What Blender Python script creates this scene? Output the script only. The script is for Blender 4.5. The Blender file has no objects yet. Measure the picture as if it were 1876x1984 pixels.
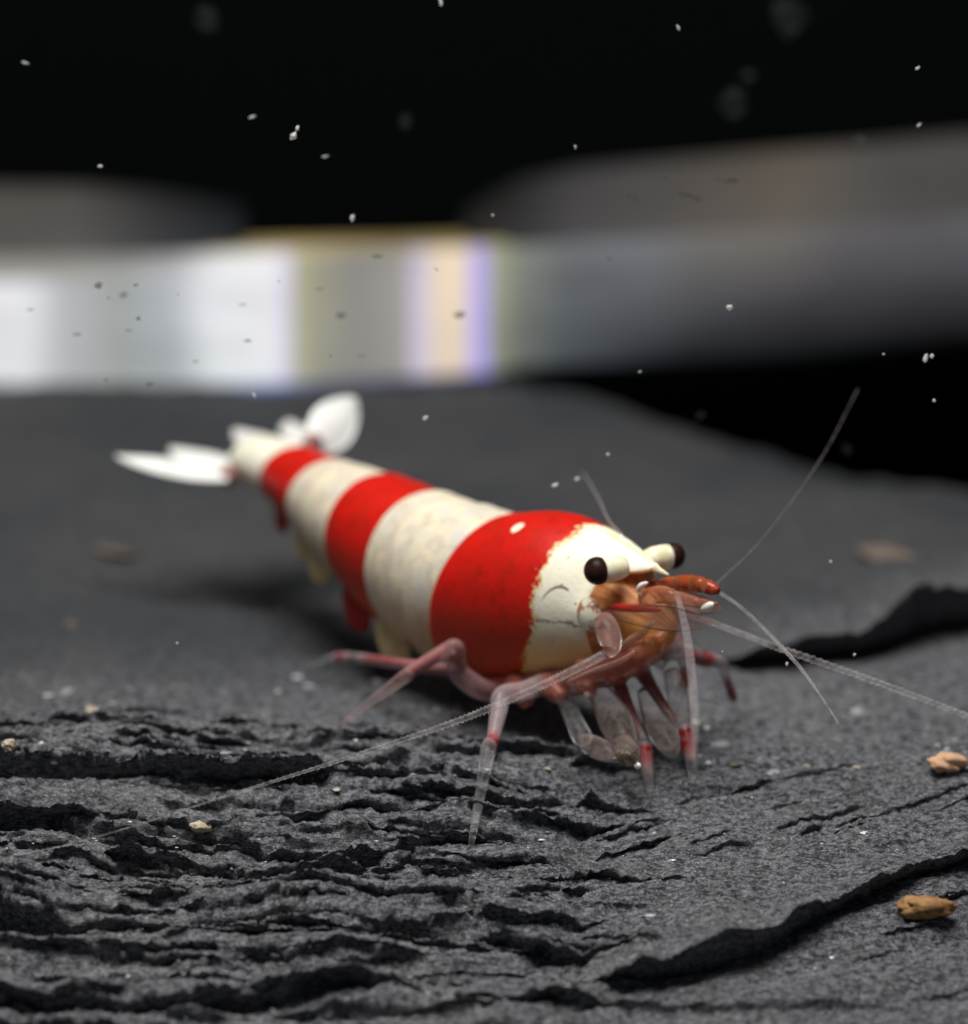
import bpy, math, random
import numpy as np

S = 0.001                      # everything below is written in millimetres
sc = bpy.context.scene
COL = sc.collection
rng = np.random.default_rng(7)
random.seed(7)

# ------------------------------------------------------------------ camera
FPX, CX, CY = 6600.0, 938.0, 992.0          # photograph read at 1876 x 1984
PITCH = math.radians(14)
CAM = np.array([0.0, -96.4, 31.2])
FW = np.array([0, math.cos(PITCH), -math.sin(PITCH)])
UP = np.array([0, math.sin(PITCH), math.cos(PITCH)])
cam_d = bpy.data.cameras.new('camera')
cam = bpy.data.objects.new('camera', cam_d); COL.objects.link(cam)
cam.location = CAM * S
cam.rotation_euler = (math.radians(90 - 14), 0, 0)
cam_d.sensor_fit = 'HORIZONTAL'; cam_d.sensor_width = 36
cam_d.lens = 36 * FPX / 1876
cam_d.clip_start = 0.002; cam_d.clip_end = 20
cam_d.dof.use_dof = True
cam_d.dof.focus_distance = 94.6 * S
cam_d.dof.aperture_fstop = cam_d.lens / 2.3     # 2.3 mm wide opening
sc.camera = cam

# ------------------------------------------------------------------ world, lamp, exposure
w = bpy.data.worlds.new('World'); sc.world = w; w.use_nodes = True
bgn = w.node_tree.nodes['Background']
bgn.inputs[0].default_value = (0.62, 0.7, 0.78, 1); bgn.inputs[1].default_value = 0.12

def area(name, loc, target, sx, sy, power, col):
    d = bpy.data.lights.new(name, 'AREA'); d.shape = 'RECTANGLE'
    d.size, d.size_y, d.energy, d.color = sx * S, sy * S, power, col
    o = bpy.data.objects.new(name, d); COL.objects.link(o)
    o.location = np.array(loc) * S
    v = np.array(target, float) - np.array(loc, float)
    from mathutils import Vector
    o.rotation_euler = Vector(v).to_track_quat('-Z', 'Y').to_euler()
    return o
area('aquarium_lamp', (-10, -18, 112), (0, 0, 0), 74, 50, 0.195, (1.0, 0.97, 0.92))

sc.view_settings.view_transform = 'Standard'; sc.view_settings.look = 'None'
sc.view_settings.exposure = 0.0; sc.view_settings.gamma = 1.0
sc.render.engine = 'CYCLES'
sc.cycles.use_denoising = True
sc.cycles.transparent_max_bounces = 24
sc.cycles.max_bounces = 10

# ------------------------------------------------------------------ geometry helpers
def ray(x, y):
    return FW + np.array([1, 0, 0]) * (x - CX) / FPX - UP * (y - CY) / FPX
def dpt(x, y, depth):                       # point at a given distance along the view axis
    return CAM + ray(x, y) * depth
TH = math.radians(48)
HEAD = np.array([3.2, 0.0])
LAT = np.array([math.sin(TH), math.cos(TH), 0.0])     # shrimp's own left
FWD = np.array([math.cos(TH), -math.sin(TH), 0.0])
def spt(x, y, lat):                         # point on the plane parallel to the head's mid plane
    d = ray(x, y); n = LAT
    k = (lat - (CAM - np.array([HEAD[0], HEAD[1], 0])) @ n) / (d @ n)
    return CAM + d * k

def link(o, parent=None, base=None):
    COL.objects.link(o)
    if parent is not None: o.parent = parent
    return o
def mesh_obj(name, verts, faces, mat, parent=None, base=(0, 0, 0), smooth=True, attrs=None):
    """verts in world mm; the object's origin sits at base (children of an Empty use the Empty's base)."""
    v = (np.asarray(verts, float) - np.asarray(base, float)) * S
    me = bpy.data.meshes.new(name)
    if isinstance(faces, np.ndarray):
        nv, nf, k = len(v), len(faces), faces.shape[1]
        me.vertices.add(nv); me.vertices.foreach_set('co', v.astype(np.float32).ravel())
        me.loops.add(nf * k); me.loops.foreach_set('vertex_index', faces.astype(np.int32).ravel())
        me.polygons.add(nf); me.polygons.foreach_set('loop_start', np.arange(0, nf * k, k, dtype=np.int32))
        me.update(calc_edges=True); me.validate()
    else:
        me.from_pydata([tuple(p) for p in v], [], [tuple(f) for f in faces]); me.update()
    me.polygons.foreach_set('use_smooth', np.full(len(me.polygons), smooth))
    for k, a in (attrs or {}).items():
        a = np.asarray(a, np.float32)
        if a.ndim == 1:
            at = me.attributes.new(k, 'FLOAT', 'POINT'); at.data.foreach_set('value', a)
        else:
            at = me.attributes.new(k, 'FLOAT_COLOR', 'POINT'); at.data.foreach_set('color', a.ravel())
    if mat: me.materials.append(mat)
    o = bpy.data.objects.new(name, me)
    link(o, parent)
    if parent is None: o.location = np.asarray(base, float) * S
    return o
def empty(name, base):
    o = bpy.data.objects.new(name, None); o.empty_display_size = 0.002
    link(o); o.location = np.asarray(base, float) * S
    return o
def tag(o, label=None, cat=None, group=None, kind=None):
    for k, v in (('label', label), ('category', cat), ('group', group), ('kind', kind)):
        if v: o[k] = v
    return o

def _hash(ix, iy, seed):
    h = (ix.astype(np.int64) * 374761393 + iy.astype(np.int64) * 668265263 + seed * 974634777) & 0xffffffff
    h = ((h ^ (h >> 13)) * 1274126177) & 0xffffffff
    h = h ^ (h >> 16)
    return (h & 0xffff) / 65535.0
def vnoise(x, y, seed=0):
    ix, iy = np.floor(x), np.floor(y); fx, fy = x - ix, y - iy
    fx = fx * fx * fx * (fx * (fx * 6 - 15) + 10); fy = fy * fy * fy * (fy * (fy * 6 - 15) + 10)
    a, b = _hash(ix, iy, seed), _hash(ix + 1, iy, seed)
    c, d = _hash(ix, iy + 1, seed), _hash(ix + 1, iy + 1, seed)
    return ((a * (1 - fx) + b * fx) * (1 - fy) + (c * (1 - fx) + d * fx) * fy) * 2 - 1
def fbm(x, y, octv=4, seed=0, gain=.5):
    s, a, t = 0, 1.0, 0
    for i in range(octv):
        s = s + a * vnoise(x, y, seed + i * 17); t += a; a *= gain; x = x * 2.03 + 5.1; y = y * 2.03 + 9.7
    return s / t
def sstep(a, b, x):
    t = np.clip((x - a) / (b - a), 0, 1); return t * t * (3 - 2 * t)

def crom(P, n):
    """Catmull-Rom through rows of P, n samples (any number of columns)."""
    P = np.asarray(P, float); m = len(P)
    Q = np.vstack([2 * P[0] - P[1], P, 2 * P[-1] - P[-2]])
    out = []
    for s in np.linspace(0, m - 1, n):
        i = min(int(s), m - 2); t = s - i
        p0, p1, p2, p3 = Q[i], Q[i + 1], Q[i + 2], Q[i + 3]
        out.append(.5 * (2 * p1 + (p2 - p0) * t + (2 * p0 - 5 * p1 + 4 * p2 - p3) * t * t + (3 * p1 - p0 - 3 * p2 + p3) * t ** 3))
    return np.array(out)
def tube_geo(pts, rad, k=10, flat=1.0):
    pts = np.asarray(pts, float); n = len(pts)
    tan = np.gradient(pts, axis=0); tan /= np.linalg.norm(tan, axis=1)[:, None] + 1e-12
    u = np.cross(tan[0], [0, 0, 1.0]);
    if np.linalg.norm(u) < 1e-3: u = np.cross(tan[0], [1.0, 0, 0])
    u /= np.linalg.norm(u)
    V = []
    ang = np.linspace(0, 2 * math.pi, k, endpoint=False)
    for i in range(n):
        u = u - tan[i] * (u @ tan[i]); u /= np.linalg.norm(u)
        v = np.cross(tan[i], u)
        V.append(pts[i] + rad[i] * (np.cos(ang)[:, None] * u + flat * np.sin(ang)[:, None] * v))
    V = np.vstack(V)
    F = []
    for i in range(n - 1):
        for j in range(k):
            a, b = i * k + j, i * k + (j + 1) % k
            F.append((a, b, b + k, a + k))
    F.append(tuple(range(k))[::-1]); F.append(tuple((n - 1) * k + j for j in range(k)))
    return V, F
def sphere_geo(c, ax, nu=24, nv=16):
    """ax: 3x3 rows = semi axes vectors"""
    c = np.asarray(c, float); ax = np.asarray(ax, float)
    V = [c + ax[2]]
    for i in range(1, nv):
        t = math.pi * i / nv
        for j in range(nu):
            p = 2 * math.pi * j / nu
            V.append(c + math.sin(t) * (math.cos(p) * ax[0] + math.sin(p) * ax[1]) + math.cos(t) * ax[2])
    V.append(c - ax[2]); F = []
    for j in range(nu): F.append((0, 1 + j, 1 + (j + 1) % nu))
    for i in range(nv - 2):
        for j in range(nu):
            a = 1 + i * nu + j; b = 1 + i * nu + (j + 1) % nu
            F.append((a, a + nu, b + nu, b))
    last = len(V) - 1; o = 1 + (nv - 2) * nu
    for j in range(nu): F.append((last, o + (j + 1) % nu, o + j))
    return np.array(V), F

# ------------------------------------------------------------------ materials
def nmat(name):
    m = bpy.data.materials.new(name); m.use_nodes = True
    nt = m.node_tree; b = nt.nodes['Principled BSDF']
    return m, nt, b
class G:
    """tiny node-graph helper"""
    def __init__(s, nt): s.nt = nt
    def n(s, t, **kw):
        x = s.nt.nodes.new(t)
        for k, v in kw.items(): setattr(x, k, v)
        return x
    def l(s, a, b): s.nt.links.new(a, b)
    def val(s, x, inp):
        if hasattr(x, 'is_output'): s.l(x, inp)
        else: inp.default_value = x
    def math(s, op, a, b=0.0, c=None, clamp=False):
        x = s.n('ShaderNodeMath', operation=op); x.use_clamp = clamp
        s.val(a, x.inputs[0]); s.val(b, x.inputs[1])
        if c is not None: s.val(c, x.inputs[2])
        return x.outputs[0]
    def ss(s, a, b, x):
        m = s.n('ShaderNodeMapRange', interpolation_type='SMOOTHSTEP')
        s.val(x, m.inputs[0]); m.inputs[1].default_value = a; m.inputs[2].default_value = b
        return m.outputs[0]
    def mix(s, f, a, b):
        m = s.n('ShaderNodeMix', data_type='RGBA')
        s.val(f, m.inputs[0]); s.val(a, m.inputs[6]); s.val(b, m.inputs[7])
        return m.outputs[2]
    def mm(s, scale=(1, 1, 1)):
        tc = s.n('ShaderNodeTexCoord'); mp = s.n('ShaderNodeMapping')
        mp.inputs['Scale'].default_value = tuple(1000 * q for q in scale)
        s.l(tc.outputs['Object'], mp.inputs['Vector']); return mp.outputs[0]
    def noise(s, vec, scale, det=4, rough=.55, out=0):
        x = s.n('ShaderNodeTexNoise'); s.l(vec, x.inputs['Vector'])
        x.inputs['Scale'].default_value = scale; x.inputs['Detail'].default_value = det; x.inputs['Roughness'].default_value = rough
        return x.outputs[out]
    def vor(s, vec, scale, feat='F1'):
        x = s.n('ShaderNodeTexVoronoi', feature=feat); s.l(vec, x.inputs['Vector']); x.inputs['Scale'].default_value = scale
        return x.outputs['Distance']
    def attr(s, name):
        x = s.n('ShaderNodeAttribute'); x.attribute_name = name; return x
    def bump(s, h, strength, dist, bsdf):
        b = s.n('ShaderNodeBump'); b.inputs['Strength'].default_value = strength; b.inputs['Distance'].default_value = dist * S
        s.l(h, b.inputs['Height']); s.l(b.outputs[0], bsdf.inputs['Normal'])
def rgb(r, g, b): return (r, g, b, 1)

def plain(name, col, rough=.6, spec=.3, mott=None, scale=2.0, sss=0.0):
    m, nt, b = nmat(name); g = G(nt)
    v = g.mm(); f = g.noise(v, scale)
    g.l(g.mix(g.ss(.35, .65, f), rgb(*col), rgb(*(mott or [c * .75 for c in col]))), b.inputs['Base Color'])
    b.inputs['Roughness'].default_value = rough; b.inputs['Specular IOR Level'].default_value = spec
    if sss:
        b.inputs['Subsurface Weight'].default_value = sss; b.inputs['Subsurface Radius'].default_value = (1, .45, .25)
        b.inputs['Subsurface Scale'].default_value = .3 * S
    return m
def glassy(name, tint, dens, red=(.26, .003, .003), rim=.45, red_dens=.9, cloud=.25, gloss=True):
    """thin translucent chitin: see-through shell that scatters a little, denser where the 'red' attribute is pigment"""
    m, nt, b = nmat(name); g = G(nt)
    out = nt.nodes['Material Output']
    r = g.attr('red').outputs['Fac']
    nz = g.noise(g.mm(), 4.5, 3)
    rr = g.math('MULTIPLY', r, g.ss(.1, .6, nz))
    rr = g.math('MAXIMUM', g.math('MULTIPLY', r, .85), rr)
    g.l(g.mix(rr, rgb(*tint), rgb(*red)), b.inputs['Base Color'])
    b.inputs['Roughness'].default_value = .28; b.inputs['Specular IOR Level'].default_value = .35
    lw = g.n('ShaderNodeLayerWeight'); lw.inputs[0].default_value = .5
    fac = g.math('ADD', dens, g.math('MULTIPLY', g.math('POWER', lw.outputs['Facing'], 2.2), rim * 1.5))
    fac = g.math('ADD', fac, g.math('MULTIPLY', g.math('SUBTRACT', nz, .5), cloud))
    fac = g.math('ADD', fac, g.math('MULTIPLY', rr, red_dens), clamp=True)
    tr = g.n('ShaderNodeBsdfTransparent'); mx = g.n('ShaderNodeMixShader')
    g.l(fac, mx.inputs[0]); g.l(tr.outputs[0], mx.inputs[1]); g.l(b.outputs[0], mx.inputs[2])
    if gloss:
        fr = g.n('ShaderNodeFresnel'); fr.inputs[0].default_value = 1.11
        gg = g.n('ShaderNodeBsdfGlossy'); gg.inputs['Roughness'].default_value = .25
        m2 = g.n('ShaderNodeMixShader'); g.l(fr.outputs[0], m2.inputs[0]); g.l(mx.outputs[0], m2.inputs[1]); g.l(gg.outputs[0], m2.inputs[2]); mx = m2
    g.l(mx.outputs[0], out.inputs[0])
    return m

# slate
M_slate, nt, b = nmat('slate_stone'); g = G(nt)
v = g.mm((1, 1.6, 1.6))
n1 = g.noise(v, .35, 5, .6); n2 = g.noise(v, 4.0, 5, .7); n3 = g.noise(v, 14, 3, .7)
big = g.noise(g.mm((1, .6, 1)), .10, 3, .6)
n4 = g.noise(g.mm((.5, 2.2, 2.2)), 6.0, 5, .72)
c = g.mix(g.ss(.3, .7, n1), rgb(.055, .060, .074), rgb(.145, .140, .145))
c = g.mix(g.math('MULTIPLY', g.ss(.42, .58, big), .6), c, rgb(.040, .046, .060))
c = g.mix(g.ss(.43, .66, n2), c, rgb(.26, .265, .29))
c = g.mix(g.math('MULTIPLY', g.ss(.50, .66, n3), .8), c, rgb(.50, .51, .545))
c = g.mix(g.math('MULTIPLY', g.ss(.52, .66, n4), .6), c, rgb(.34, .35, .38))
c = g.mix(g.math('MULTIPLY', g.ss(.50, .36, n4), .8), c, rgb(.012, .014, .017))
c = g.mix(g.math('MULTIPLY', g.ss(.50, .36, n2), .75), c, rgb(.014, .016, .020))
sx = g.n('ShaderNodeSeparateXYZ'); g.l(g.mm(), sx.inputs[0])
behind = g.ss(2.0, 16.0, g.math('ADD', sx.outputs[1], g.math('MULTIPLY', sx.outputs[0], -.25)))   # darker, more even tone behind the animal
c = g.mix(g.math('MULTIPLY', behind, .78), c, g.mix(g.ss(.42, .60, big), rgb(.058, .060, .064), rgb(.034, .040, .046)))
warm = g.noise(g.mm(), .9, 3)
c = g.mix(g.math('MULTIPLY', g.ss(.58, .72, warm), .28), c, rgb(.11, .08, .06))
vd = g.vor(g.mm(), 3.2)
c = g.mix(g.math('MULTIPLY', g.ss(.12, .04, vd), g.ss(.5, .6, g.noise(g.mm(), 1.2, 2))), c, rgb(.5, .52, .55))
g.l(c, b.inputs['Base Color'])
b.inputs['Roughness'].default_value = .62; b.inputs['Specular IOR Level'].default_value = .35
h = g.math('ADD', g.math('ADD', g.math('MULTIPLY', n2, .7), g.math('MULTIPLY', n3, .45)), g.math('MULTIPLY', n4, .8))
g.bump(h, 1.0, .16, b)

M_black = plain('black_backing', (.0035, .0048, .005), .9, .0)
M_fleck, nt, b = nmat('mineral_fleck'); g = G(nt)
g.l(g.attr('tint').outputs['Color'], b.inputs['Base Color']); b.inputs['Roughness'].default_value = .4

# ------------------------------------------------------------------ slate slab
def base_z(x, y):
    z = np.where(y < -2, .27 * (y + 2), 0.0)
    z = z + .10 * np.sin(x * .35 + 1.0) * sstep(-3, 6, y)
    return z
def hit_fn(px, py, fn, d0=70, d1=170):
    d = ray(px, py); prev = None
    for k in np.arange(d0, d1, .05):
        P = CAM + d * k
        if P[2] <= float(fn(np.array(P[0]), np.array(P[1]))): return P
    return CAM + d * d1
# lips of the slate layers, read off the photograph: ([px..], step height, reach behind, undercut)
LEDGES = [
    ([(-420, 1490), (0, 1487), (150, 1482), (300, 1492), (420, 1512), (560, 1530), (760, 1508), (860, 1500)], [.9, 1.15, 1.1, 1.0, .65, .42, .3, 0], 2.2, .22),
    ([(150, 1432), (300, 1415), (430, 1405), (520, 1425), (640, 1440)], [0, .35, .42, .3, 0], 1.2, .14),
    ([(520, 1408), (620, 1402), (700, 1408), (830, 1425)], [0, .25, .25, 0], 1.0, .1),
    ([(560, 1468), (700, 1458), (830, 1452), (930, 1460)], [0, .22, .2, 0], .8, .1),
    ([(-420, 1625), (0, 1628), (140, 1634), (290, 1642), (420, 1640)], [.4, .42, .35, .2, 0], 1.2, .14),
    ([(330, 1650), (450, 1640), (560, 1655), (700, 1648), (830, 1632), (930, 1640), (980, 1650)], [0, .2, .55, .5, .35, .2, 0], 1.2, .2),
    ([(400, 1700), (480, 1695), (560, 1705), (660, 1695), (760, 1700)], [0, .4, .45, .35, 0], .9, .2),
    ([(860, 1690), (950, 1683), (1040, 1690), (1120, 1700)], [0, .2, .2, 0], .8, .08),
    ([(-420, 1745), (0, 1752), (120, 1760), (300, 1785), (480, 1792), (620, 1800), (760, 1790), (900, 1808), (1060, 1850), (1180, 1880)], [.5, .75, .7, .4, .34, .42, .3, .4, .3, 0], 1.6, .22),
    ([(750, 1795), (860, 1770), (960, 1785), (1080, 1800)], [0, .3, .28, 0], .8, .12),
    ([(1130, 1920), (1190, 1898), (1260, 1872), (1350, 1840), (1470, 1806), (1560, 1770), (1620, 1738), (1700, 1694), (1780, 1668), (1900, 1640), (2300, 1560)], [0, .5, .8, .95, .85, .7, .55, .7, .5, .5, .5], 3.5, .32),
    ([(-420, 1915), (0, 1920), (200, 1925), (450, 1942), (650, 1935), (800, 1945)], [.5, .6, .5, .45, .3, 0], 1.2, .2),
    ([(880, 1962), (1100, 1955), (1400, 1948), (1800, 1930), (2300, 1900)], [0, .14, .2, .12, .1], 1.0, .10),
    ([(1290, 1540), (1345, 1528), (1400, 1522), (1470, 1520), (1520, 1525)], [0, .2, .22, .15, 0], .8, .08),
    ([(1370, 1280), (1430, 1262), (1500, 1240), (1600, 1205), (1720, 1168), (1900, 1120), (2300, 1050)], [0, .5, .9, 1.4, 1.8, 2.0, 2.0], 9.0, .9),
]
xs = np.concatenate([np.linspace(-46, -16.2, 60), np.arange(-16, 16.001, .045), np.linspace(16.2, 46, 60)])
ys = [-26.0]
while ys[-1] < -14.5: ys.append(ys[-1] + .12)
while ys[-1] < 4: ys.append(ys[-1] + .042)
while ys[-1] < 72: ys.append(ys[-1] + .042 + (ys[-1] - 4) * .014)
ys = np.array(ys)
X, Y = np.meshgrid(xs, ys)
m_right = sstep(2.0, 6.0, X)
YW = Y - .42 * np.clip(X - 2, 0, 40) * sstep(14, -2, Y)               # layers run up to the right over there
Z = base_z(X, Y)
DY = np.zeros_like(Z)
near = sstep(9, -1, Y)
lay = sstep(3.2, -2.5, Y + .25 * X) * (1 - .7 * sstep(1, 6, X))          # strongly layered lower-left part
n = fbm(X * .08 + 3, YW * 1.0, 5, 3, .55)
vv = n * 7; fl = np.floor(vv); fr = vv - fl
terr = (fl + sstep(.72, 1.0, fr)) / 7
Z += lay * terr * .95
n = fbm(X * .3 + 13, YW * 2.4, 4, 31, .55)
vv = n * 4; fl = np.floor(vv); fr = vv - fl
Z += (.25 + .75 * lay) * near * (fl + sstep(.6, 1.0, fr)) / 4 * .30
n = fbm(X * .16 + 40, YW * .55, 4, 61)
Z += (1 - lay) * n * (.30 + .25 * sstep(6, 30, Y))
Z += .045 * fbm(X * 1.3, YW * 3.2, 3, 91) + near * (.055 * fbm(X * 4.2, Y * 6.5, 3, 5) + .034 * vnoise(X * 10, Y * 10, 77))
for pts, hs, reach, und in LEDGES:
    W = np.array([hit_fn(px, py, lambda x, y, h_=h_: base_z(x, y) + h_ * .9) for (px, py), h_ in zip(pts, hs)])
    o = np.argsort(W[:, 0]); wx = W[o, 0]; wy = W[o, 1]; hh = np.array(hs)[o]
    cy = np.interp(X, wx, wy)
    far = wy.mean() > 3
    wob = (.30 if far else .16) * fbm(X * .9, np.full_like(X, wy[0]), 4, 111 + len(pts)) + .045 * fbm(X * 4.0, Y * .6, 3, 131)
    env = np.interp(X, wx, hh, left=hh[0] if hs[0] else 0, right=hh[-1] if hs[-1] else 0) * (1 + .35 * fbm(X * .8, Y * 0 + 7.7, 3, 151))
    env = np.maximum(env, 0)
    s = Y - cy - wob
    wd = .05 if not far else .12
    up = sstep(-wd, wd, s) * np.exp(-np.maximum(s, 0) / reach)
    dip = -.2 * np.exp(-(np.minimum(s, 0) / .35) ** 2) * (s < wd)       # hollow under the lip
    env = env * (1.0 if far else 1.25)
    Z += env * (up + dip * .6)
    DY += -und * (1 if far else 1.6) * np.minimum(env / .5, 1.4) * np.tanh(s / wd) * np.exp(-(s / (.45 if not far else 1.0)) ** 2)
# many thin broken laminae, thickest in the lower-left part
lr = np.random.default_rng(21)
for q_ in range(900):
    lx = lr.uniform(-17, 15); ly = lr.uniform(-15, 1.5) if q_ < 760 else lr.uniform(-13, 6)
    left = sstep(3.5, -2.0, ly + .25 * lx + 1.5) * (1 - .8 * sstep(1, 5, lx))
    if lr.random() > .12 + .88 * left: continue
    ln = lr.uniform(.5, 4.5) * (1 if left > .4 else .5); hgt = (.035 + .27 * lr.random() ** 2) * (.45 + .55 * left); rc = lr.uniform(.2, .7); un = lr.uniform(.08, .24)
    i0_, i1_ = np.searchsorted(ys, [ly - 2.2, ly + 4.0]); j0_, j1_ = np.searchsorted(xs, [lx - ln, lx + ln])
    if i1_ - i0_ < 3 or j1_ - j0_ < 3: continue
    sl = (slice(i0_, i1_), slice(j0_, j1_)); x_, y_ = X[sl], Y[sl]
    slope = .42 * sstep(2, 5, lx) + lr.uniform(-.08, .08)
    s_ = y_ - ly - slope * (x_ - lx) - .16 * fbm(x_ * .8, x_ * 0 + q_ * 1.7, 3, q_) - .05 * fbm(x_ * 5, y_ * .5, 2, q_ + 5)
    env_ = hgt * sstep(1, .35, np.abs(x_ - lx) / ln)
    Z[sl] += env_ * (sstep(-.04, .04, s_) * np.exp(-np.maximum(s_, 0) / rc) - .2 * np.exp(-(np.minimum(s_, 0) / .12) ** 2) * (s_ < .04))
    DY[sl] += -un * np.minimum(env_ / .15, 1) * np.tanh(s_ / .04) * np.exp(-(s_ / .25) ** 2)
# the slab's far edge falls away into the dark on the right
ed = [hit_fn(px, py, base_z) for px, py in ((-700, 735), (1000, 745), (1250, 775), (1450, 812), (1876, 872), (2500, 960))]
ex = [p[0] for p in ed]; ey = [p[1] for p in ed]
e = np.interp(X, ex, ey) + .8 * fbm(X * .25, X * 0, 3, 171)
Z -= 9.0 * sstep(-.5, 5.0, Y - e) + 2.0 * sstep(-14, 0, Y - e) * sstep(2, 16, X)
ny, nx = X.shape
VS = np.stack([X, Y + DY, Z], -1)
idx = np.arange(ny * nx).reshape(ny, nx)
faces = np.stack([idx[:-1, :-1], idx[:-1, 1:], idx[1:, 1:], idx[1:, :-1]], -1).reshape(-1, 4)
slate = mesh_obj('slate_slab', VS.reshape(-1, 3), faces, M_slate)
tag(slate, 'dark grey layered slate slab that the shrimp walks on', 'rock', kind='structure')

def slate_z(x, y):
    i = np.clip(np.searchsorted(ys, y) - 1, 0, ny - 2); j = np.clip(np.searchsorted(xs, x) - 1, 0, nx - 2)
    fy = (y - ys[i]) / (ys[i + 1] - ys[i]); fx = (x - xs[j]) / (xs[j + 1] - xs[j])
    return (Z[i, j] * (1 - fx) + Z[i, j + 1] * fx) * (1 - fy) + (Z[i + 1, j] * (1 - fx) + Z[i + 1, j + 1] * fx) * fy
def shit(px, py):
    d = ray(px, py)
    for k in np.arange(80, 160, .04):
        P = CAM + d * k
        if P[2] <= slate_z(P[0], P[1]): return P
    return CAM + d * 110

# mineral flecks lying in the slate: nobody could count them
FV, FF, FT = [], [], []
def fleck(p, r, tint, fl=.45, el=1.0):
    a = rng.uniform(0, math.pi); k = rng.integers(5, 8); b0 = len(FV)
    for q in range(k):
        t = 2 * math.pi * q / k + rng.uniform(-.3, .3); rr = r * rng.uniform(.6, 1.25)
        dx, dy = rr * math.cos(t) * el, rr * math.sin(t)
        FV.append((p[0] + dx * math.cos(a) - dy * math.sin(a), p[1] + dx * math.sin(a) + dy * math.cos(a), p[2] + rng.uniform(-.2, .2) * r)); FT.append(tint)
    FV.append((p[0], p[1], p[2] + r * fl)); FT.append(tint)
    for q in range(k): FF.append((b0 + q, b0 + (q + 1) % k, b0 + k))
tints = [(.42, .45, .48, 1), (.3, .31, .33, 1), (.55, .55, .53, 1), (.42, .36, .28, 1), (.7, .72, .75, 1), (.36, .25, .17, 1), (.11, .115, .125, 1), (.15, .12, .095, 1)]
def tintpick(): return tints[rng.choice(6, p=[.34, .28, .13, .12, .08, .05])]
for _ in range(9000):
    x = rng.uniform(-15.5, 15.5); y = rng.uniform(-15, 7)
    if vnoise(np.array(x * .7), np.array(y * 1.3), 9) < rng.uniform(-.7, .5): continue
    if slate_z(x, y) < base_z(np.array(x), np.array(y)) - .5: continue
    fleck((x, y, slate_z(x, y) + .002), .010 + .035 * rng.random() ** 6, tintpick(), el=rng.uniform(1, 2.2))
for _ in range(260):
    x = rng.uniform(-16, 16); y = rng.uniform(-4, 7)
    if vnoise(np.array(x * .4), np.array(y * .6), 19) < .1: continue
    fleck((x, y, slate_z(x, y)), rng.uniform(.03, .13), tints[rng.choice([0, 0, 1, 1, 1, 3])], .25, el=rng.uniform(1, 2.2))
for _ in range(60):
    x = rng.uniform(-24, 24); y = rng.uniform(8, 36)
    fleck((x, y, slate_z(x, y) + .01), rng.uniform(.1, .3), tints[rng.choice([6, 7])], .2, el=rng.uniform(1, 2))
for px, py, r, t in [(1305, 1667, .09, 4), (1048, 1628, .13, 4), (800, 1780, .16, 0), (730, 1322, .2, 2), (578, 1311, .14, 0), (540, 1340, .1, 4), (600, 1330, .15, 0), (1255, 1775, .14, 0), (1675, 1615, .12, 4), (1270, 1615, .08, 2), (1690, 1705, .15, 2),
                     (690, 1435, .09, 4), (480, 1440, .07, 4), (470, 1495, .12, 2), (605, 1525, .16, 0), (650, 1530, .12, 3), (1350, 1400, .15, 2), (1500, 1495, .2, 1), (1665, 1380, .3, 1), (1535, 1385, .3, 6), (1715, 1068, .8, 7), (220, 1070, .6, 7), (130, 1340, .2, 1), (95, 1348, .16, 2), (180, 1375, .25, 3),
                     (80, 1440, .1, 2), (180, 1450, .12, 4), (1420, 1480, .18, 7), (1060, 1490, .14, 3), (1100, 1700, .07, 4), (1610, 1855, .1, 4), (900, 1740, .06, 4), (1845, 1730, .12, 2), (1370, 1410, .11, 4), (1290, 1450, .2, 6), (1390, 1445, .3, 1)]:
    p = shit(px, py); fleck((p[0], p[1], p[2] + .01), r, tints[t], .3, 1.5)
fo = mesh_obj('mineral_flecks', FV, FF, M_fleck, slate, smooth=False, attrs={'tint': np.array(FT)})
fo['kind'] = 'stuff'

# ------------------------------------------------------------------ dark tank behind
def box_geo(x0, x1, y0, y1, z0, z1):
    V = [(x, y, z) for x in (x0, x1) for y in (y0, y1) for z in (z0, z1)]
    return V, [(0, 1, 3, 2), (4, 6, 7, 5), (0, 4, 5, 1), (2, 3, 7, 6), (0, 2, 6, 4), (1, 5, 7, 3)]
V, F = box_geo(-220, 220, 72, 77, -30, 150)
tag(mesh_obj('tank_wall', V, F, M_black, smooth=False), 'black back wall of the aquarium', 'wall', kind='structure')
V, F = box_geo(-220, 220, -60, 71.9, -14, -12)
tag(mesh_obj('tank_floor', V, F, M_black, smooth=False), 'black aquarium floor under the slate', 'floor', kind='structure')

# thick glass edge along the foot of the back wall: its reflected light is painted as tinted panels
GY = 56.0
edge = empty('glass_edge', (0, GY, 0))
tag(edge, 'thick blurred glass edge with painted white, tan and violet reflections behind the slate', 'glass edge')
LEAN = .75                                   # the polished edge leans back
def gz(px, py, off=0.0):
    d = ray(px, py); n = np.array([0, -1, LEAN]); k = ((np.array([0, GY + off, 0]) - CAM) @ n) / (d @ n)
    return CAM + d * k
M_reflection, nt, b = nmat('painted_glass_reflection'); g = G(nt)
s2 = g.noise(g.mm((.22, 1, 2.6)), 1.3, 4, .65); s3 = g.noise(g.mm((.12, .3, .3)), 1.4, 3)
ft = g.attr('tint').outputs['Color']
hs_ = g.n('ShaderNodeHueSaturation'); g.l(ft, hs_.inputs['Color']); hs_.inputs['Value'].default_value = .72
c = g.mix(g.math('MULTIPLY', g.ss(.55, .75, s2), .5), ft, hs_.outputs[0])
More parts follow.
